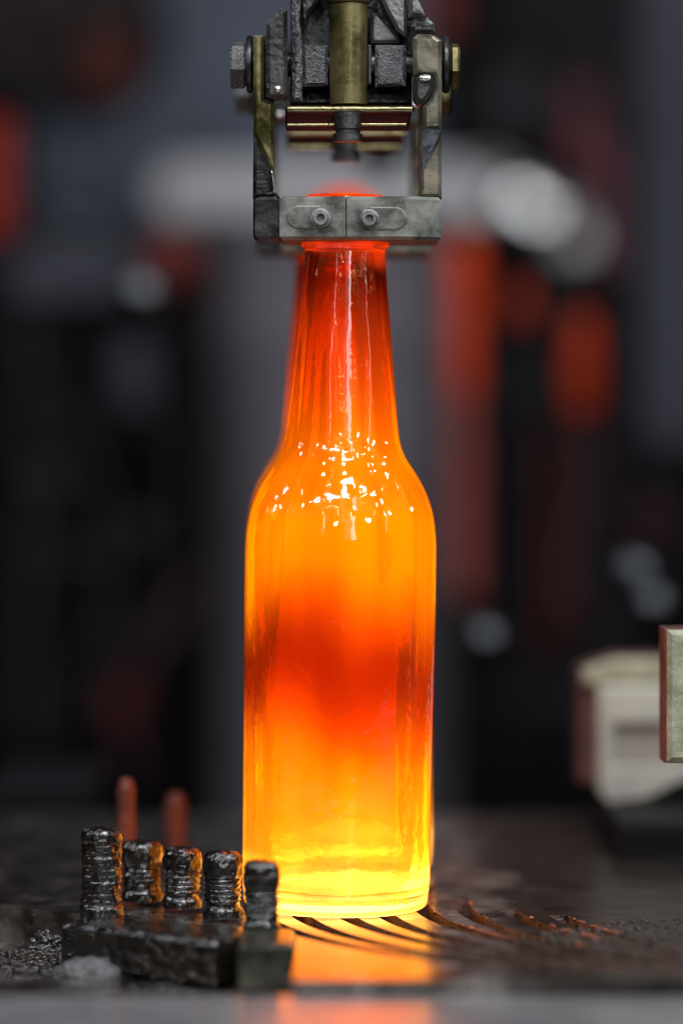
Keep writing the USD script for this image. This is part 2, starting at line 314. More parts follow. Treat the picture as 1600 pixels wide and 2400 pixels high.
bx = UsdGeom.Xform.Define(stage, '/World/machine_bed').GetPrim(); bx.SetCustomDataByKey('kind', 'structure')
cen = bed.triangles_center; which = np.full(len(cen), -99)
for k in range(-4, 4):
    rr = np.hypot(bed.vertices[:, 0] - (.0385 + .0135 * (k - 1) + .16), bed.vertices[:, 1] - (.012 - .003 * (k % 2)))
    near = (np.abs(rr - .16) < .0034)[bed.faces].all(1)
    tri = bed.triangles; near &= np.linalg.norm(tri - np.roll(tri, 1, 1), axis=2).max(1) < .03
    which[near & (cen[:, 2] < -.0003) & (cen[:, 2] > -.0096) & (cen[:, 1] > BED_F + .0005)] = k
obj('bed_plate', trimesh.Trimesh(bed.vertices, bed.faces[which == -99]), 'bed', bx, 20)
for k in range(-4, 4):
    if (which == k).any():
        w = trimesh.Trimesh(bed.vertices, bed.faces[which == k]); w.remove_unreferenced_vertices()
        v, f = trimesh.remesh.subdivide_to_size(w.vertices, w.faces, .0018, max_iter=12)
        w = trimesh.Trimesh(v, f); w.merge_vertices(); q = (meshkit.fbm(w.vertices * 500, 3, k + 9) - .5) * .0012 * (w.vertices[:, 2] < -.0012)
        w.vertices += w.vertex_normals * q[:, None]
        obj('slot_wall', w, 'slot', bx, 40)
for k in range(0, 4):                                # raised crusty burrs on far slot edges, only where the painted glow falls
    ms = []; r = np.random.default_rng(60 + k)
    for q in np.arange({3: 12, 2: 8, 1: -2}.get(k, -8), 40 - 3 * k, .30):
        if meshkit.noise(np.array([q * .45, k * 7.3, 1.0]), 4) < .5 or r.uniform() < .2: continue
        t = math.radians(q); R = .16 - .0032 + r.normal(0, .0003); e = r.uniform(.00025, .0008)
        m = trimesh.creation.icosphere(1, 1.0); m.vertices *= (1 + .4 * (r.random((len(m.vertices), 1)) - .5)) * np.array([e, e * 1.3, e * .8])
        m.apply_translation([.0385 + .0135 * (k - 1) + .16 - R * math.cos(t), .012 - .003 * (k % 2) - R * math.sin(t), e * .15]); ms.append(m)
    obj('slot_burr', trimesh.util.concatenate(ms), 'scale', bx, 60)
# crust around the slots: coarse grit on the bed to the right and to the left
def grit(cx, cy, rx, ry, n, s0, s1, seed):
    r = np.random.default_rng(seed); ms = []
    for i in range(n):
        a, q = r.uniform(0, 2 * np.pi), math.sqrt(r.uniform()); s = r.uniform(s0, s1)
        m = trimesh.creation.icosphere(1, 1.0); m.vertices *= (1 + .35 * (r.random((len(m.vertices), 1)) - .5)) * np.array([s, s, s * .6])
        m.apply_translation([cx + rx * q * math.cos(a), cy + ry * q * math.sin(a), s * .2]); ms.append(m)
    return trimesh.util.concatenate(ms)
g = G(1520, 2235)
obj('scale_grit', grit(g[0] + .02, g[1] + .03, .05, .04, 700, .0003, .0011, 3), 'bed_rough', None, 60, label='black scale and grit scattered over the right of the bed', cat='grit', kind='stuff')
g = G(60, 2262, LOW)
gm = grit(g[0] - .005, g[1], .035, .03, 900, .0004, .0015, 4); gm.apply_translation([0, 0, LOW])
obj('scale_grit', gm, 'grease', None, 60, label='wet black grit heaped on the left of the bed', cat='grit', kind='stuff')
# front rail
ry = BED_F - .004
obj('front_rail', box(-.5, .5, ry - .2, ry, -.03, -.0035, .0012), 'rail', None, 30, label='smooth grey steel rail along the near edge of the bed', cat='rail')

# ------------------------------------------------------------------ the bottle
def bottle_outer():
    yr = [(459, 91), (463, 97), (475, 100), (490, 98), (502, 93), (530, 92), (545, 99), (553, 103), (566, 104), (574, 103), (581, 97.5), (588, 94.5), (600, 95.2), (775, 110.2), (892, 120.3),
          (960, 126.5), (991, 130), (1018, 133.2), (1041, 138.2), (1058, 144.5), (1074, 152.5), (1107, 174.5), (1140, 193.5), (1173, 207.3), (1207, 216.3), (1240, 221.4), (1265, 223.4), (1290, 224.2), (1400, 224), (1600, 222.5),
          (1800, 220.6), (1950, 220), (2040, 220), (2070, 219.3), (2090, 217.3), (2098, 215.2), (2102, 216), (2110, 215.6), (2118, 211), (2124, 204), (2127, 197)]
    y = np.array([a for a, _ in yr], float); r = np.array([b for _, b in yr], float)
    f = PchipInterpolator(y, r)
    ys = np.concatenate([np.linspace(459, 610, 60), np.linspace(614, 985, 40), np.linspace(990, 1295, 60), np.linspace(1310, 2030, 40), np.linspace(2035, 2127, 44)])
    return np.array([(f(t) * S, (2127 - t) * S / CP) for t in ys])
def bottle_mesh():
    NB = 92; seg = NB * 6; a = np.linspace(0, 2 * np.pi, seg, endpoint=False)
    out = bottle_outer(); H = out[0, 1]
    prof = [tuple(q) for q in out]
    # push-up under the base, then the axis
    under = [(188, 1.5), (180, 5), (165, 12), (140, 19), (100, 25), (50, 28), (0.01, 29)]
    prof += [(r * S, z * S) for r, z in under]
    # inside, from the base up to the mouth
    inn = [(0.01, 48), (60, 47), (110, 44), (150, 40), (178, 41), (192, 56), (200, 86), (203.5, 135), (205, 300), (206.5, 700), (207, 850), (203, 910), (196, 940), (181, 973), (162, 1005), (141, 1038), (125, 1066), (116.5, 1090),
           (112, 1130), (104, 1215), (96, 1300), (88, 1400), (80, 1480), (74, 1540), (72.5, 1600), (74, 1650), (80, 1664)]
    zi = np.array([z for _, z in inn[5:]], float); ri = np.array([r for r, _ in inn[5:]], float)
    fi = PchipInterpolator(zi, ri); zz = np.concatenate([np.linspace(56, 300, 34), np.linspace(310, 860, 40), np.linspace(870, 1664, 70)])
    inner = [(r * S, z * S / CP) for r, z in inn[:5]] + [(float(fi(z)) * S, z * S / CP) for z in zz]
    rim = [(85 * S, H + .00025), (90 * S, H + .0001)]
    prof = np.array(prof[::1] + inner + rim); n_out = len(out) + len(under)
    R = prof[:, 0][:, None] * np.ones(seg); Z = prof[:, 1][:, None] * np.ones(seg)
    # knurled bearing edge
    zpx = prof[:, 1] / S
    w = np.exp(-((zpx - 6) / 6.5) ** 2) * (np.arange(len(prof)) < len(out))
    R += w[:, None] * (3.2 * S) * (np.abs(np.cos(a * NB / 2)) - .55)[None, :]
    Z -= w[:, None] * (2.0 * S) * (np.abs(np.cos(a * NB / 2)) - .55)[None, :] * 0
    # uneven glass: soft waves on the inside, fainter on the outside
    ca, sa = np.cos(a), np.sin(a)
    pts = np.stack([np.broadcast_to(ca * 1.7, R.shape), np.broadcast_to(sa * 1.7, R.shape), Z * 26], -1)
    pts2 = np.stack([np.broadcast_to(ca * 5, R.shape), np.broadcast_to(sa * 5, R.shape), Z * 18], -1)
    inside = (np.arange(len(prof)) >= n_out + 5)[:, None] * 1.0
    R += inside * ((meshkit.noise(pts, 3) - .5) * 20 * S * np.clip(R / .02, 0, 1) + (meshkit.noise(pts2, 5) - .5) * 5 * S) * np.clip((.214 - Z) / .03, 0, 1)
    out_m = (np.arange(len(prof)) < len(out))[:, None] * np.clip((Z - .012) / .02, 0, 1) * np.clip((.2 - Z) / .02, 0, 1)
    R += out_m * (meshkit.noise(pts2 * 1.3, 9) - .5) * 1.6 * S
    n = len(prof); V = np.stack([R * ca, R * sa, Z], -1).reshape(-1, 3)
    i = np.arange(n); I, J = np.meshgrid(np.arange(n), np.arange(seg), indexing='ij')
    A = I * seg + J; B = I * seg + (J + 1) % seg; C = ((I + 1) % n) * seg + (J + 1) % seg; Dd = ((I + 1) % n) * seg + J
    Fc = np.concatenate([np.stack([A, Dd, C], -1).reshape(-1, 3), np.stack([A, C, B], -1).reshape(-1, 3)])
    # the two near-axis rings are joined across the base: cut that link and close each with a fan
    k = n_out - 1
    bad = (Fc // seg == k).any(1) & (Fc // seg == k + 1).any(1)
    Fc = Fc[~bad]
    c0, c1 = len(V), len(V) + 1
    V = np.vstack([V, [0, 0, 29 * S], [0, 0, 48 * S]])
    fan = []
    for j in range(seg):
        fan += [[k * seg + j, c0, k * seg + (j + 1) % seg], [c1, (k + 1) * seg + j, (k + 1) * seg + (j + 1) % seg]]
    Fc = np.vstack([Fc, fan])
    m = trimesh.Trimesh(V, Fc, process=False)
    if m.volume < 0: m.invert()
    return m, out
BM, OUT = bottle_mesh()
BX = P(786.5, 2127)[0]; TILT = .80
bottle = UsdGeom.Xform.Define(stage, '/World/' + numbered('/World', 'glass_bottle'))
bottle.AddTranslateOp().Set(Gf.Vec3d(BX, 0, .0003)); bottle.AddRotateYOp().Set(TILT)
bottle = tag(bottle, 'red-hot glowing long-necked glass bottle in sharp focus, held over the slotted bed', 'bottle')
obj('glass_body', BM, 'hot', bottle, True)
def wrap_text(txt, h, z0, ang0, depth=.0005):
    t = meshkit.text_mesh(txt, h, depth); v, f = trimesh.remesh.subdivide_to_size(t.vertices, t.faces, .0006, max_iter=12)
    rr = PchipInterpolator(OUT[::-1, 1], OUT[::-1, 0])(z0 + v[:, 1]) - .00015 + v[:, 2]
    th = math.radians(ang0) + v[:, 0] / .0298
    return trimesh.Trimesh(np.column_stack([rr * np.cos(th), rr * np.sin(th), z0 + v[:, 1]]), f, process=False)
zt = lambda y: (2127 - y) * S / CP
obj('heel_lettering', wrap_text('B IPE', .0034, zt(2100), -62), 'hot', bottle, False, label='small raised mould letters at the heel')
obj('shoulder_lettering', wrap_text('V', .0040, zt(1215), -139), 'hot', bottle, False, label='faint raised mould letter on the shoulder')
obj('shoulder_lettering', wrap_text('E', .0040, zt(1248), -150), 'hot', bottle, False, label='faint raised mould letter on the shoulder')
# the bottle behind it
b2 = P(803, 2127, .072)
copy(bottle, 'glass_bottle', (P(806, 2085, .090)[0], .090, .0008), (0, -1.0, 0), 'second glowing bottle, out of focus right behind the sharp one', 'bottle')

# ------------------------------------------------------------------ take-out tongs
def build_tongs():
    t = thing('take_out_tongs', 'oily steel take-out tongs in focus, gripping the mouth of the sharp bottle', 'tongs')
    yf = -.0225
    # jaws: plan outline extruded in z, with the round seat of the bottle mouth cut out
    z0, z1 = P(800, 561, yf)[2], P(800, 459, yf)[2]
    cx = P(803.5, 510)[0]
    X = lambda px, Y=yf: P(px, 510, Y)[0]
    hole = m3.Manifold.cylinder(.1, .01445, .01445, 96).translate([cx, 0, z0 - .05])
    ring_pts = [(X(655), yf), (X(968), yf), (X(975), yf + .0005), (X(1035), yf + .006), (X(1035), .0225), (X(655), .0225)]
    jm = prism(ring_pts, z0, z1, .0010, 'z')
    jman = m3.Manifold(m3.Mesh(np.array(jm.vertices, np.float32), np.array(jm.faces, np.uint32)))
    if jman.is_empty() or jman.volume() < 0:
        jman = m3.Manifold(m3.Mesh(np.array(jm.vertices, np.float32), np.array(jm.faces[:, ::-1], np.uint32)))
    jman = jman - hole
    groove = m3.Manifold.hull_points(np.array([[X(811) + dx, yf + dy, z] for dx, dy in ((-.00045, -.001), (.00045, -.001), (0, .0007)) for z in (z0 - .001, z1 + .001)]))
    jman = jman - groove
    for s in (-1, 1):
        jaw = obj('jaw', mesh_of(jman.trim_by_plane([s, 0, 0], s * X(811) + .000004)), 'jaw', t, 25)
        # raised wear pad with a rounded end and a socket screw
        a, b = (671, 790) if s < 0 else (834, 953)
        cxs, cy, hh = ((a + 27, 508, 27) if s < 0 else (b - 27, 511, 27))
        arc = [(cxs + s * hh * math.cos(q), cy + hh * math.sin(q)) for q in np.linspace(-math.pi / 2, math.pi / 2, 14)]
        far = 752 if s < 0 else 864
        obj('wear_pad', plate(arc + [(far, cy + hh), (far, cy - hh)], yf - .0005, yf + .0002, .0004), 'jaw', jaw, 25)
        scr = (751, 511) if s < 0 else (865, 513)
        p = P(*scr, yf)
        ring = [(.0031, 0), (.0031, -.0012), (.0025, -.0014), (.0025, -.0036), (.0021, -.0041), (.0013, -.0041), (.0012, -.0022)]
        obj('socket_screw', lathe([(r, h + yf) for r, h in ring][::-1], 36, 'y', (p[0], 0, p[2])), 'grey', jaw, 30)
    # arms
    obj('arm_foot', rough_up(prism([(X(592), yf + .008), (X(597), yf + .003), (X(654.6), yf + .0012), (X(654.6), .020), (X(592), .020)], z0 + .0003, z1, .0010, 'z'), .00015, 400, .0016, 17), 'black', t, 40)
    obj('arm', plate([(594, 240), (641, 240), (641, 440), (656, 463), (592, 463)], -.014, .012, .0012), 'black', t, 25, label='left arm, dark below the bronze cheek')
    obj('cheek', rough_up(plate([(594, 81), (618, 81), (618, 232), (641, 238), (641, 402), (636, 398), (594, 312)], -.0215, -.0141, .0010), .00015, 500, .0015, 1), 'brass', t, 40)
    obj('inner_edge', plate([(634, 396), (641, 402), (647, 455), (643, 455)], -.0205, -.0150, .0006), 'bright', t)
    obj('arm', plate([(985, 240), (1035, 240), (1035, 463), (976, 463), (984, 440)], -.014, .012, .0012), 'arm', t, 25, label='right arm, grey brown steel')
    obj('cheek', rough_up(plate([(968, 88), (978, 78), (1012, 78), (1035, 92), (1035, 302), (990, 304), (990, 246), (1006, 232), (1016, 205), (1018, 182), (1016, 176), (968, 176)], -.0215, -.0141, .0012), .00015, 600, .0015, 2), 'arm', t, 40)
    # sloping shelf under the right cheek
    q = [P(990, 304, -.0215), P(1035, 302, -.0215), P(1029, 330, -.0142), P(990, 402, -.0142), P(990, 304, -.0142), P(1035, 302, -.0142)]
    obj('bevel_shelf', rough_up(m3.Manifold.hull_points(np.array([list(v) for v in q])), .0003, 600, .0012, 15), 'shelf', t, 40)
    # side blocks
    obj('side_block', rough_up(plate([(624, 52), (658, 16), (672, 22), (673, 222), (667, 229), (631, 229), (624, 222)], -.0250, -.012, .0012), .00012, 700, .0015, 3), 'black', t, 40)
    p = P(651, 208, -.025); obj('round_screw', lathe([(.0012, .0), (.0011, -.0008), (.0006, -.0013), (.0001, -.0015)][::-1], 24, 'y', (p[0], -.0249, p[2])), 'bright', t, True)
    obj('lug', plate([(962, 60), (972, 40), (1000, 38), (1016, 52), (1021, 78), (1012, 77), (978, 77), (966, 84)], -.020, -.006, .0012), 'black', t, 25)
    obj('lug', plate([(969, 178), (1015, 178), (1017, 205), (1004, 230), (989, 244), (978, 240), (969, 228)], -.0225, -.008, .0014), 'black', t, 25)
    p = P(996, 183, -.0225); kn = lathe([(.0023, 0), (.0023, -.001), (.0018, -.0018), (.0008, -.0021)][::-1], 28, 'y'); kn.apply_scale([1, 1, .52]); kn.apply_translation([p[0], -.0224, p[2]])
    obj('oval_knob', kn, 'bright', t, 50)
    obj('bracket', rough_up(plate([(957, -20), (972, -20), (997, 34), (990, 38), (957, 38)], -.016, -.004, .0014), .00015, 600, .0015, 4), 'grey', t, 40)
    # back plate, cast blocks, gussets
    obj('back_plate', rough_up(plate([(680, -30), (962, -30), (966, 60), (966, 246), (680, 246)], .004, .014, .001), .0002, 500, .002, 5), 'black', t, 40)
    for x0, x1 in ((709, 768), (879, 951)):
        obj('cast_block', rough_up(plate([(x0, 104), (x1, 104), (x1, 200), (x0, 202)], -.010, .0042, .001), .0004, 900, .0009, 6), 'cast', t, 50)
    obj('ribbed_strip', rough_up(plate([(684, -20), (706, -20), (700, 40), (707, 90), (707, 236), (684, 236)], -.017, -.004, .001), .00055, 800, .0009, 7), 'cast', t, 50)
    obj('gusset', rough_up(plate([(884, -20), (953, -20), (953, 86), (930, 70)], -.012, .004, .001), .0002, 900, .0012, 8), 'grey', t, 40)
    obj('gusset', rough_up(plate([(700, -20), (760, -20), (725, 30), (712, 70)], -.010, .004, .001), .0003, 900, .0012, 9), 'black', t, 40)
    obj('inner_web', rough_up(plate([(869, 30), (886, 28), (935, 86), (935, 100), (869, 100)], -.006, .004, .001), .0002, 900, .0015, 10), 'grey', t, 40)
    obj('edge_strip', plate([(862, 104), (870, 104), (870, 195), (862, 195)], -.011, .002, .0006), 'grey', t)
    # shaft, flange, pin
    sx = P(816, 100, -.010); zb, zt_ = P(816, 246, -.010)[2], P(816, -120, -.010)[2]
    sh = obj('shaft', cyl(43.5 * S, zb, zt_, .0003, 64, 'z', (sx[0], -.010, 0)), 'brass', t, 60)
    zf = P(816, 7, -.010)[2]
    obj('flange', cyl(58 * S, zf, zf + .012, .001, 64, 'z', (sx[0], -.010, 0)), 'brass', sh, 40)
    px_ = P(815, 300, -.017); za, zc = P(815, 331, -.017)[2], P(815, 262, -.017)[2]
    obj('pin', lathe([(32 * S, zc), (32 * S, za + .004), (28 * S, za + .0036), (28 * S, za + .0028), (34 * S, za + .0022), (34 * S, za)][::-1], 40, 'z', (px_[0], -.016, 0)), 'black', t, 30)
    # cross plate with its two bright edges
    obj('cross_plate', plate([(668, 252), (966, 252), (960, 292), (668, 292)], -.014, .012, .0008), 'deep_red', t, 25, label='cross plate, dark red')
    a, b = P(668, 255, -.0165), P(972, 255, -.0165); obj('edge_bar', rough_up(tube(a, b, 7.5 * S, 20), .0001, 800, .001, 11), 'rod', t, 50)
    a, b = P(668, 292, -.0155), P(957, 291, -.0155); obj('edge_bar', rough_up(tube(a, b, 3.8 * S, 14), .00008, 800, .001, 12), 'rod', t, 50)
    # side bolts, axis along x
    def hexbolt(xa, xb, cy, rr, name, mat, Y=-.004):
        c = P((xa + xb) / 2, cy, Y); h = [(Y + rr * math.cos(q + .26), c[2] + rr * math.sin(q + .26)) for q in np.linspace(0, 2 * np.pi, 6, endpoint=False)]
        obj(name, rough_up(prism(h, P(xa, cy, Y)[0], P(xb, cy, Y)[0], .0008, 'x'), .00012, 600, .0015, 13), mat, t, 40)
    hexbolt(540, 578, 152, 58 * S, 'hex_bolt', 'cast'); hexbolt(1053, 1077, 156, 58 * S, 'hex_bolt', 'brass')
    for xa, xb in ((578, 593), (1036, 1052)):
        c = P(xa, 150, -.004); obj('washer', cyl(67 * S, P(xa, 150, -.004)[0], P(xb, 150, -.004)[0], .0006, 40, 'x', (0, -.004, c[2])), 'black', t, 40)
    obj('bolt_stem', cyl(.004, P(590, 150, -.004)[0], P(1040, 150, -.004)[0], .0005, 24, 'x', (0, -.004, P(800, 150, -.004)[2])), 'black', t, 40)
    obj('arm_root', plate([(596, 84), (640, 84), (640, 245), (596, 245)], -.0138, .012, .001), 'black', t, 25)
    obj('arm_root', plate([(985, 96), (1034, 96), (1034, 245), (985, 245)], -.0138, .012, .001), 'black', t, 25)
    return t
tongs = build_tongs()
copy(tongs, 'take_out_tongs', (P(797, 400, .090)[0] - P(803, 400, 0)[0], .090, -.0005), (0, 0, 0), 'second pair of tongs, blurred and mostly hidden behind the sharp pair', 'tongs')

# ------------------------------------------------------------------ bar with greasy studs, front left
bar = thing('stud_bar', 'oil-blackened bar with a row of greasy studs left of the bottle', 'machine part')
def onbar(m, at, rot=ang):
    m = mesh_of(m).copy(); m.apply_transform(trimesh.transformations.rotation_matrix(rot, [0, 0, 1])); m.apply_translation(at); return m
obj('bar', rough_up(onbar(box(-.001, LEN - .004, -.017, .010, LOW + .0005, .0015, .0012), (A[0], A[1], 0)), .0007, 420, .0012, 20), 'grease', bar, 60)
obj('end_block', rough_up(box(P(556, 2250, -.095)[0], EB_X1, EB_Y0, EB_Y1, LOW + .0005, .0024, .0012), .0003, 300, .0014, 21), 'grease_olive', bar, 50)
def stud(cx, cy, zb, h, r, seed, square=False):
    pr = [(r * 1.02, 0), (r * 1.02, .0022), (r * .9, .003), (r * .86, .0045)]
    k = .0045
    while k < h * .56:
        pr += [(r * .95, k + .0006), (r * .86, k + .0013)]; k += .0016
    pr += [(r * .93, h * .58), (r * 1.0, h * .64), (r * 1.02, h * .8), (r * .97, h * .9), (r * .8, h * .965), (r * .45, h * .995)]
    m = lathe(pr, 44); m = rough_up(m, .0007, 430, .0009, seed); m.apply_translation([cx, cy, zb]); return m
tops = [(333, 1980, 2112, 48), (427, 1997, 2128, 45), (522, 2005, 2150, 46), (612, 2027, 2186, 44)]
for i, (px, yt, yb, hw) in enumerate(tops):
    b = G(px, yb - 4, .0015); h = (yb - yt) * S * (b[1] + D) / D / CP + .0015
    obj('stud', stud(b[0], b[1], .0012, h, hw * S * (b[1] + D) / D, 30 + i), 'grease', bar, 70)
b = G(236, 2150, .0015); h = P(236, 1946, b[1])[2] - .001
pr = [(.0068, 0), (.0070, .003), (.0060, .0042)]; k = .0045
while k < h * .80: pr += [(.0063, k + .0007), (.0060, k + .0015)]; k += .0019
pr += [(.0062, h * .83), (.0066, h * .88), (.0065, h * .95), (.0058, h * .985), (.0035, h)]
m = rough_up(lathe(pr, 44), .0009, 400, .0009, 40); m.apply_translation([b[0], b[1] + .004, .001])
obj('tall_stud', m, 'grease', bar, 70)
# lump of hardened grease in front of the bar
lm = trimesh.creation.icosphere(5, 1.0); lm.vertices *= [.0105, .007, .0045]
c = G(212, 2285, LOW); lm.apply_translation([c[0], c[1], LOW + .0005]); lm.vertices += lm.vertex_normals * ((meshkit.fbm(lm.vertices * 420, 4, 5) - .5) * .004)[:, None]
obj('grease_lump', lm, 'cast', None, 60, label='grey lump of hardened grease at the foot of the stud bar', cat='lump')
lm = trimesh.creation.icosphere(5, 1.0); lm.vertices *= [.012, .016, .009]
c = G(150, 2215, LOW); lm.apply_translation([c[0], c[1], LOW + .0005]); lm.vertices += lm.vertex_normals * ((meshkit.fbm(lm.vertices * 420, 4, 6) - .5) * .006)[:, None]
obj('grease_lump', lm, 'grease', None, 60, label='black glistening grease heap left of the stud bar', cat='lump')
# two guide posts behind, the bottle's red glow put in their colour
for px, yt, yb, w, Y, lab in ((296, 1822, 2080, 22, .055, 'tall narrow guide post behind the square post, bottle glow put in its red colour'), (412, 1858, 2030, 27, .13, 'short rounded guide post behind the studs, bottle glow put in its red colour')):
    p = P(px, yt, Y); q = G(px, yb)
    obj('guide_post', rough_up(lathe([(w * S * .9, -.001), (w * S, .002), (w * S, p[2] - .004), (w * S * .7, p[2] - .0008), (w * S * .3, p[2])], 32, 'z', (p[0], Y, 0)), .0004, 400, .002, 50), 'glow_red', None, 60, label=lab, cat='post')

# ------------------------------------------------------------------ pads of the pusher, right
def pad(name, label, polys, Yf, thick, mats):
    t = thing(name, label, 'pad')
    return t
t = thing('pusher_pad', 'worn fibre pad in focus, cut by the right edge of the photo', 'pad')
obj('pad_face', rough_up(plate([(1563, 1477), (1760, 1477), (1760, 1787), (1563, 1787)], -.0075, -.0035, .0016), .00018, 350, .0018, 60), 'pad', t, 40)
obj('pad_block', rough_up(plate([(1556, 1474), (1760, 1474), (1760, 1790), (1556, 1790)], -.0034, .016, .0016), .00018, 350, .0018, 61), 'pad_side', t, 40, label='body of the pad, dim red bottle light put in its colour')
obj('pad_arm', box(P(1640, 1600)[0], P(1640, 1600)[0] + .15, .016, .03, P(1600, 1700)[2], P(1600, 1560)[2], .001), 'arm', t, 30)
t = thing('pusher_pad', 'pale blurred pad behind the sharp one, with a grey recess', 'pad')
Y2 = .20
obj('pad_block', plate([(1360, 1572), (1440, 1545), (1760, 1545), (1760, 1800), (1640, 1842), (1395, 1842), (1360, 1838)], Y2, Y2 + .03, .002), 'pad_side', t, 30, label='body of the pad, dim red bottle light put in its colour')
obj('pad_top', plate([(1366, 1572), (1440, 1546), (1760, 1546), (1760, 1602), (1366, 1604)], Y2 - .006, Y2 - .0002, .001), 'pad', t, 30)
obj('pad_face', plate([(1402, 1606), (1760, 1606), (1760, 1700), (1436, 1700), (1436, 1796), (1760, 1796), (1600, 1832), (1520, 1872), (1425, 1888), (1402, 1850)], Y2 - .008, Y2 - .0002, .0012), 'pad_pale', t, 30)
obj('pad_recess', plate([(1436, 1704), (1760, 1704), (1760, 1794), (1436, 1794)], Y2 - .003, Y2 - .0003, .0006), 'pad_grey', t, 30)

# ------------------------------------------------------------------ machinery behind (all out of focus)
W = P
def bgbox(name, x0, x1, y0, y1, Yf, dep, mat, label, cat, c=.002):
    a, b = W(x0, y1, Yf), W(x1, y0, Yf)
    return obj(name, box(a[0], b[0], Yf, Yf + dep, a[2], b[2], c), mat, None, 30, label=label, cat=cat)
def vcyl(name, x0, x1, y0, y1, Y, mat, label, cat, seg=48):
    a, b = W(x0, y1, Y), W(x1, y0, Y); r = (b[0] - a[0]) / 2
    return obj(name, cyl(r, a[2], b[2], .002, seg, 'z', ((a[0] + b[0]) / 2, Y + r, 0)), mat, None, 50, label=label, cat=cat)
def dome_bolt(r, p, mat, parent=None, **k):  # domed heads, most of them added for round blurred glints
    return obj(k.pop('name', 'bolt_head'), lathe([(r, r * 2.4), (r, r * .5), (r * .84, 0), (r * .48, -r * .26), (r * .08, -r * .33)][::-1], 36, 'y', tuple(p)), mat, parent, 50, **k)
obj('back_wall', box(-2.2, 2.2, 2.9, 2.95, -.8, 1.8, .002), 'wall', None, 30, kind='structure')
obj('floor', box(-2.2, 2.2, -.6, 2.89, -.82, -.8, .002), 'wall', None, 30, kind='structure')
# blue grey housing
t = thing('machine_housing', 'blue grey blurred machine housing behind the tongs, upper left', 'machine')
Yh = 1.66; a, b = W(70, 590, Yh), W(1010, -260, Yh)
obj('casing', box(a[0], b[0], Yh, Yh + .3, a[2], b[2], .008), 'housing', t, 30)
p = W(500, 150, Yh); obj('door_panel', box(p[0] - .11, p[0] + .11, Yh - .006, Yh - .0005, p[2] - .13, p[2] + .10, .003), 'housing', t, 30)
dome_bolt(.020, W(174, 560, Yh - .03), 'dull', t)  # bolt added for its large blurred glint
p = W(174, 560, Yh - .03); obj('bolt_plate', box(p[0] - .03, p[0] + .03, Yh - .012, Yh - .0005, p[2] - .03, p[2] + .03, .002), 'housing', t, 30)
# black motor drum, top left
Ym = 1.24; c = W(130, 0, Ym); s = (Ym + D) / F
t = thing('drum_motor', 'round black motor drum, blurred in the top left corner', 'motor')
obj('drum', cyl(235 * s, Ym, Ym + .22, .004, 64, 'y', (c[0], 0, c[2])), 'motor', t, 40)
obj('drum_cap', cyl(110 * s, Ym - .012, Ym - .0005, .003, 48, 'y', (c[0], 0, c[2])), 'motor', t, 40)
a, b = W(190, 235, Ym - .02), W(320, 60, Ym - .02); obj('terminal_box', box(a[0], b[0], Ym - .03, Ym - .0005, a[2], b[2], .004), 'ox', t, 30)
# red post at the left edge
vcyl('red_post', -80, 28, 275, 555, .975, 'red_dim', 'short red post cut by the left edge of the photo', 'post')
# pale beam across, sloping chute
t = thing('pale_beam', 'pale grey blurred beam running across behind the tongs', 'beam')
Yb = 1.34; a, b = W(425, 520, Yb), W(1110, 380, Yb)
obj('beam_bar', box(a[0], b[0], Yb, Yb + .08, a[2], b[2], .008), 'beam', t, 30)
obj('beam_end', cyl((b[2] - a[2]) / 2 * .97, Yb - .002, Yb + .082, .004, 40, 'y', (a[0], 0, (a[2] + b[2]) / 2)), 'beam', t, 40)
dome_bolt(.011, W(893, 352, .48), 'dull', None, name='added_glint_nut', label='small cap nut added for its glint inside the window of the tongs', cat='nut')
t = thing('sloping_chute', 'bright blurred metal chute sloping down to the right', 'chute')
Yc = 1.54
obj('chute_plate', plate([(1075, 398), (1150, 392), (1378, 512), (1392, 584), (1330, 604), (1060, 476)], Yc, Yc + .05, .004), 'chute', t, 30)
obj('chute_lip', plate([(1075, 384), (1150, 378), (1384, 500), (1378, 511), (1150, 391), (1075, 397)], Yc - .02, Yc + .02, .003), 'beam', t, 30)
for px, py in ((1222, 486), (1262, 512)): dome_bolt(.024, W(px, py, Yc - .02), 'bright', t)  # bolts added for the bright discs on the chute
# orange-red pipe
t = thing('red_pipe', 'upright orange-red pipe, blurred right of the bottle', 'pipe')
Yp = 1.06; a, b = W(1056, 1400, Yp), W(1118, 560, Yp); r = (b[0] - a[0]) / 2; xc = (a[0] + b[0]) / 2
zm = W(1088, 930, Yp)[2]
obj('pipe', cyl(r, zm, b[2], .002, 40, 'z', (xc, Yp + r, 0)), 'red', t, 50)
obj('pipe_lower_fade', cyl(r * 1.04, a[2], zm - .0005, .002, 40, 'z', (xc, Yp + r, 0)), 'red_fade', t, 50, label='lower part of the pipe, fading light put in its colour')
obj('pipe_collar', cyl(r * 1.22, b[2] - .030, b[2] - .004, .002, 40, 'z', (xc, Yp + r, 0)), 'red', t, 50)
# broad grey column behind the bottle
t = thing('grey_column', 'broad grey machine column, blurred directly behind the bottle', 'column')
Yk = 1.24; a, b = W(505, 1960, Yk), W(1060, 545, Yk); r = (b[0] - a[0]) / 2; xc = (a[0] + b[0]) / 2
obj('column_shell', cyl(r, a[2], b[2], .004, 72, 'z', (xc, Yk + r, 0)), 'column', t, 50)
obj('column_band', cyl(r * 1.03, b[2] - .08, b[2] - .05, .002, 72, 'z', (xc, Yk + r, 0)), 'column', t, 50)
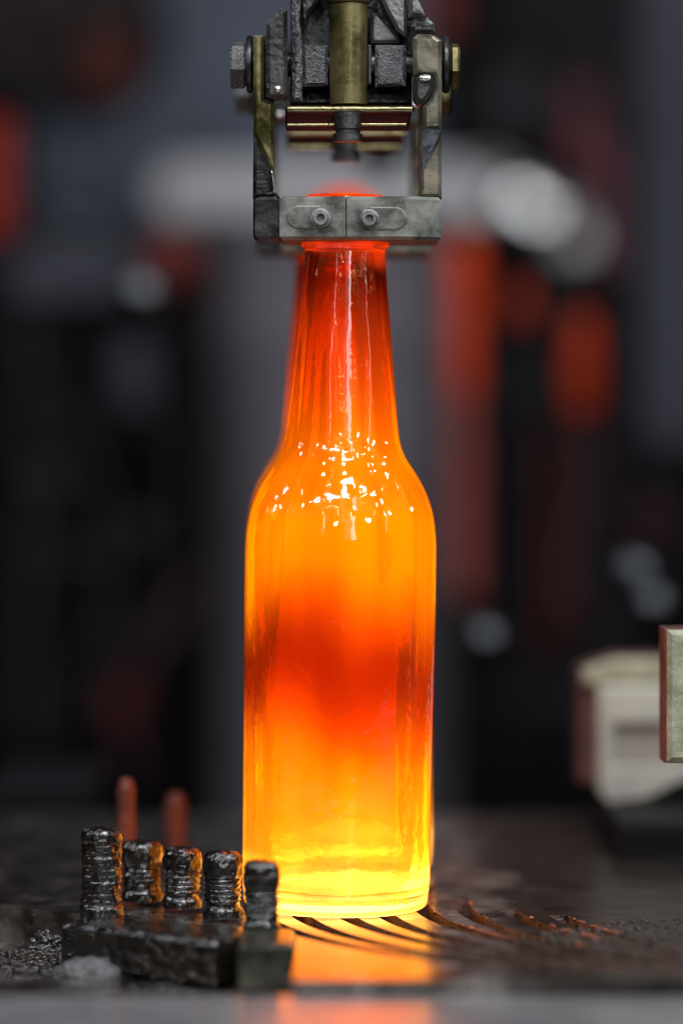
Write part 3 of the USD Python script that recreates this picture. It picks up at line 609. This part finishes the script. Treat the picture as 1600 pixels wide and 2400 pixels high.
# right side
vcyl('steel_post', 1490, 1680, -200, 1040, 1.16, 'post', 'blue grey upright post at the right edge of the photo', 'post')
vcyl('mould_holder', 1160, 1470, 640, 1800, 1.5, 'black_paint', 'black mould holder behind the added glow shapes', 'mould')
vcyl('thin_rod', 1398, 1448, 330, 640, 1.0, 'dim_red', 'thin dim red rod left of the right post', 'rod')
bgbox('upper_frame', 1130, 1490, -200, 330, 1.9, .1, 'black_paint', 'black frame plate, blurred in the upper right background', 'frame')
bgbox('red_bracket', 985, 1075, -60, 90, 1.2, .06, 'deep_red', 'dark red bracket, blurred behind the right top of the tongs', 'bracket')
# left side
bgbox('valve_block', 20, 450, 590, 700, 1.1, .10, 'post', 'dark grey blurred valve block left of the bottle neck', 'machine part')
dome_bolt(.012, W(330, 690, .56), 'dull', None, name='added_glint_nut', label='small cap nut added for its glint on the dark valve block left of the neck', cat='nut')
dome_bolt(.020, W(400, 625, .85), 'deep_red', None, name='rust_cap', label='dark red cap at the right end of the valve block', cat='cap')
vcyl('hose_drum', 262, 362, 800, 960, .975, 'post', 'grey blurred hose drum in the dark left of the bottle', 'drum')
bgbox('side_frame', -40, 210, 1838, 2010, .31, .1, 'post_dark', 'purple grey frame block low in the left background', 'frame')
dome_bolt(.009, W(1140, 1500, .48), 'dull', None, name='added_glint_nut', label='small cap nut added for its glint low to the right of the bottle', cat='nut')
for q, (px, py) in enumerate(((1492, 1345), (1530, 1420))):
    dome_bolt(.010, W(px, py, .48), 'dull', None, name='added_glint_nut', label=('upper', 'lower')[q] + ' of two cap nuts added for their glint above the blurred pad at the right', cat='nut')
dome_bolt(.005, W(1172, 2046, .16), 'dull', None, name='added_glint_nut', label='tiny cap nut added for its glint on the bed right of the bottle foot', cat='nut')
bgbox('lower_casting', 1440, 1760, 1930, 2200, .12, .1, 'post_dark', 'dark casting low at the right edge behind the bed', 'casting')
hp = [W(x, y, Y) for x, y, Y in ((1640, 1890, .3), (1560, 1905, .29), (1480, 1960, .28), (1440, 2050, .27), (1470, 2140, .27))]
from scipy.interpolate import CubicSpline
cs = CubicSpline(np.arange(5), np.array(hp)); cv = cs(np.linspace(0, 4, 30))
obj('hose', trimesh.util.concatenate([tube(cv[i], cv[i + 1] + (cv[i + 1] - cv[i]) * .1, .009, 16, .0002) for i in range(29)]), 'post_dark', None, 60, label='dark hose bending down at the right behind the bed', cat='hose')
# glowing shapes added to make the red and orange glows behind
for px, py, rx, ry, Y, lab, mt in ((1220, 708, 28, 46, .975, 'small round glowing shape under the chute, added for a glow reflection', 'ember'), (1364, 850, 36, 118, .975, 'tall orange glowing shape in the right background, added for a glow reflection', 'ember'),
                               (806, 536, 98, 96, .30, 'round glowing shape added for the red dome behind the jaws of the tongs', 'dome_glow')):
    p = W(px, py, Y); s = (Y + D) / F
    prof = [(rx * s * .12, ry * s), (rx * s * .45, ry * s * .93), (rx * s * .72, ry * s * .75), (rx * s * .9, ry * s * .35), (rx * s * .98, 0), (rx * s, -ry * s * .4), (rx * s * .85, -ry * s * .8), (rx * s * .5, -ry * s)]
    k = obj('added_glow_shape', lathe([(r, h) for r, h in prof][::-1], 40), mt, None, 60, label=lab, cat='glow shape')
    UsdGeom.Xformable(k).AddTranslateOp().Set(Gf.Vec3d(*p))

# two blurred pipe manifolds that fill the dark sides
def manifold(name, label, spec):
    t = thing(name, label, 'pipework')
    for kind, mat, Y, r, pts in spec:
        w = [P(x, y, Y) for x, y in pts]; rr = r * (Y + D) / F
        if kind == 'pipe':
            obj('pipe', tube(w[0], w[1], rr, 24, .002), mat, t, 50)
            for q in (.18, .62): c = w[0] + (w[1] - w[0]) * q; d = (w[1] - w[0]) / np.linalg.norm(w[1] - w[0]); obj('flange', tube(c - d * rr * .3, c + d * rr * .3, rr * 1.5, 24, .002), mat, t, 50)
        elif kind == 'cable':
            cs_ = CubicSpline(np.arange(len(w)), np.array(w)); v = cs_(np.linspace(0, len(w) - 1, 28))
            obj('cable', trimesh.util.concatenate([tube(v[i], v[i + 1] + (v[i + 1] - v[i]) * .1, rr, 12, .0002) for i in range(27)]), mat, t, 60)
        elif kind == 'gauge':
            obj('gauge', cyl(rr, Y - rr * .4, Y, .002, 36, 'y', (w[0][0], 0, w[0][2])), mat, t, 40)
            obj('bolt_head', lathe([(rr * .3, .01), (rr * .3, .004), (rr * .2, -.003), (rr * .03, -.005)][::-1], 24, 'y', (w[0][0], Y - rr * .4, w[0][2])), 'dull', t, 50)
        else:
            (a, b) = w; obj('bracket', box(a[0], b[0], Y, Y + .04, a[2], b[2], .004), mat, t, 30)
manifold('pipe_manifold', 'dark pipes and cables, blurred in the shadow left of the bottle', [
    ('pipe', 'faint', 1.3, 26, [(70, 1750), (70, 730)]), ('pipe', 'post_dark', 1.45, 34, [(190, 1820), (190, 700)]), ('pipe', 'faint', 1.25, 16, [(420, 1500), (420, 720)]),
    ('pipe', 'post_dark', 1.3, 20, [(40, 1010), (430, 985)]), ('pipe', 'faint', 1.2, 14, [(30, 1290), (300, 1310)]), ('cable', 'faint', 1.1, 9, [(20, 760), (120, 930), (240, 1150), (250, 1420), (140, 1700)]),
    ('cable', 'dim_red', 1.2, 8, [(460, 1350), (380, 1480), (300, 1640), (320, 1800)]), ('gauge', 'faint', 1.15, 44, [(110, 1130)]), ('gauge', 'faint', 1.0, 34, [(330, 1240)]), ('bracket', 'post_dark', 1.35, 0, [(230, 1560), (420, 1420)]), ('bracket', 'deep_red', 1.2, 0, [(240, 1690), (330, 1610)])])
manifold('pipe_manifold', 'dark pipes and reddish brackets, blurred in the shadow right of the bottle', [
    ('pipe', 'deep_red', 1.3, 22, [(1290, 1520), (1290, 1010)]), ('pipe', 'post_dark', 1.2, 26, [(1180, 1800), (1180, 700)]), ('pipe', 'faint', 1.3, 20, [(1420, 1450), (1420, 990)]), ('pipe', 'faint', 1.2, 12, [(1110, 1620), (1500, 1650)]),
    ('cable', 'faint', 1.0, 9, [(1600, 1050), (1520, 1150), (1560, 1280), (1480, 1460), (1400, 1560)]), ('cable', 'dim_red', 1.05, 9, [(1340, 1000), (1380, 1130), (1330, 1300), (1360, 1430)]),
    ('gauge', 'faint', 1.15, 38, [(1230, 900)]), ('gauge', 'faint', 1.0, 30, [(1540, 1190)]), ('bracket', 'deep_red', 1.2, 0, [(1490, 1250), (1590, 1180)]), ('bracket', 'dim_red', 1.4, 0, [(1330, 420), (1400, 200)]), ('bracket', 'faint', 1.5, 0, [(1140, 300), (1260, 180)])])
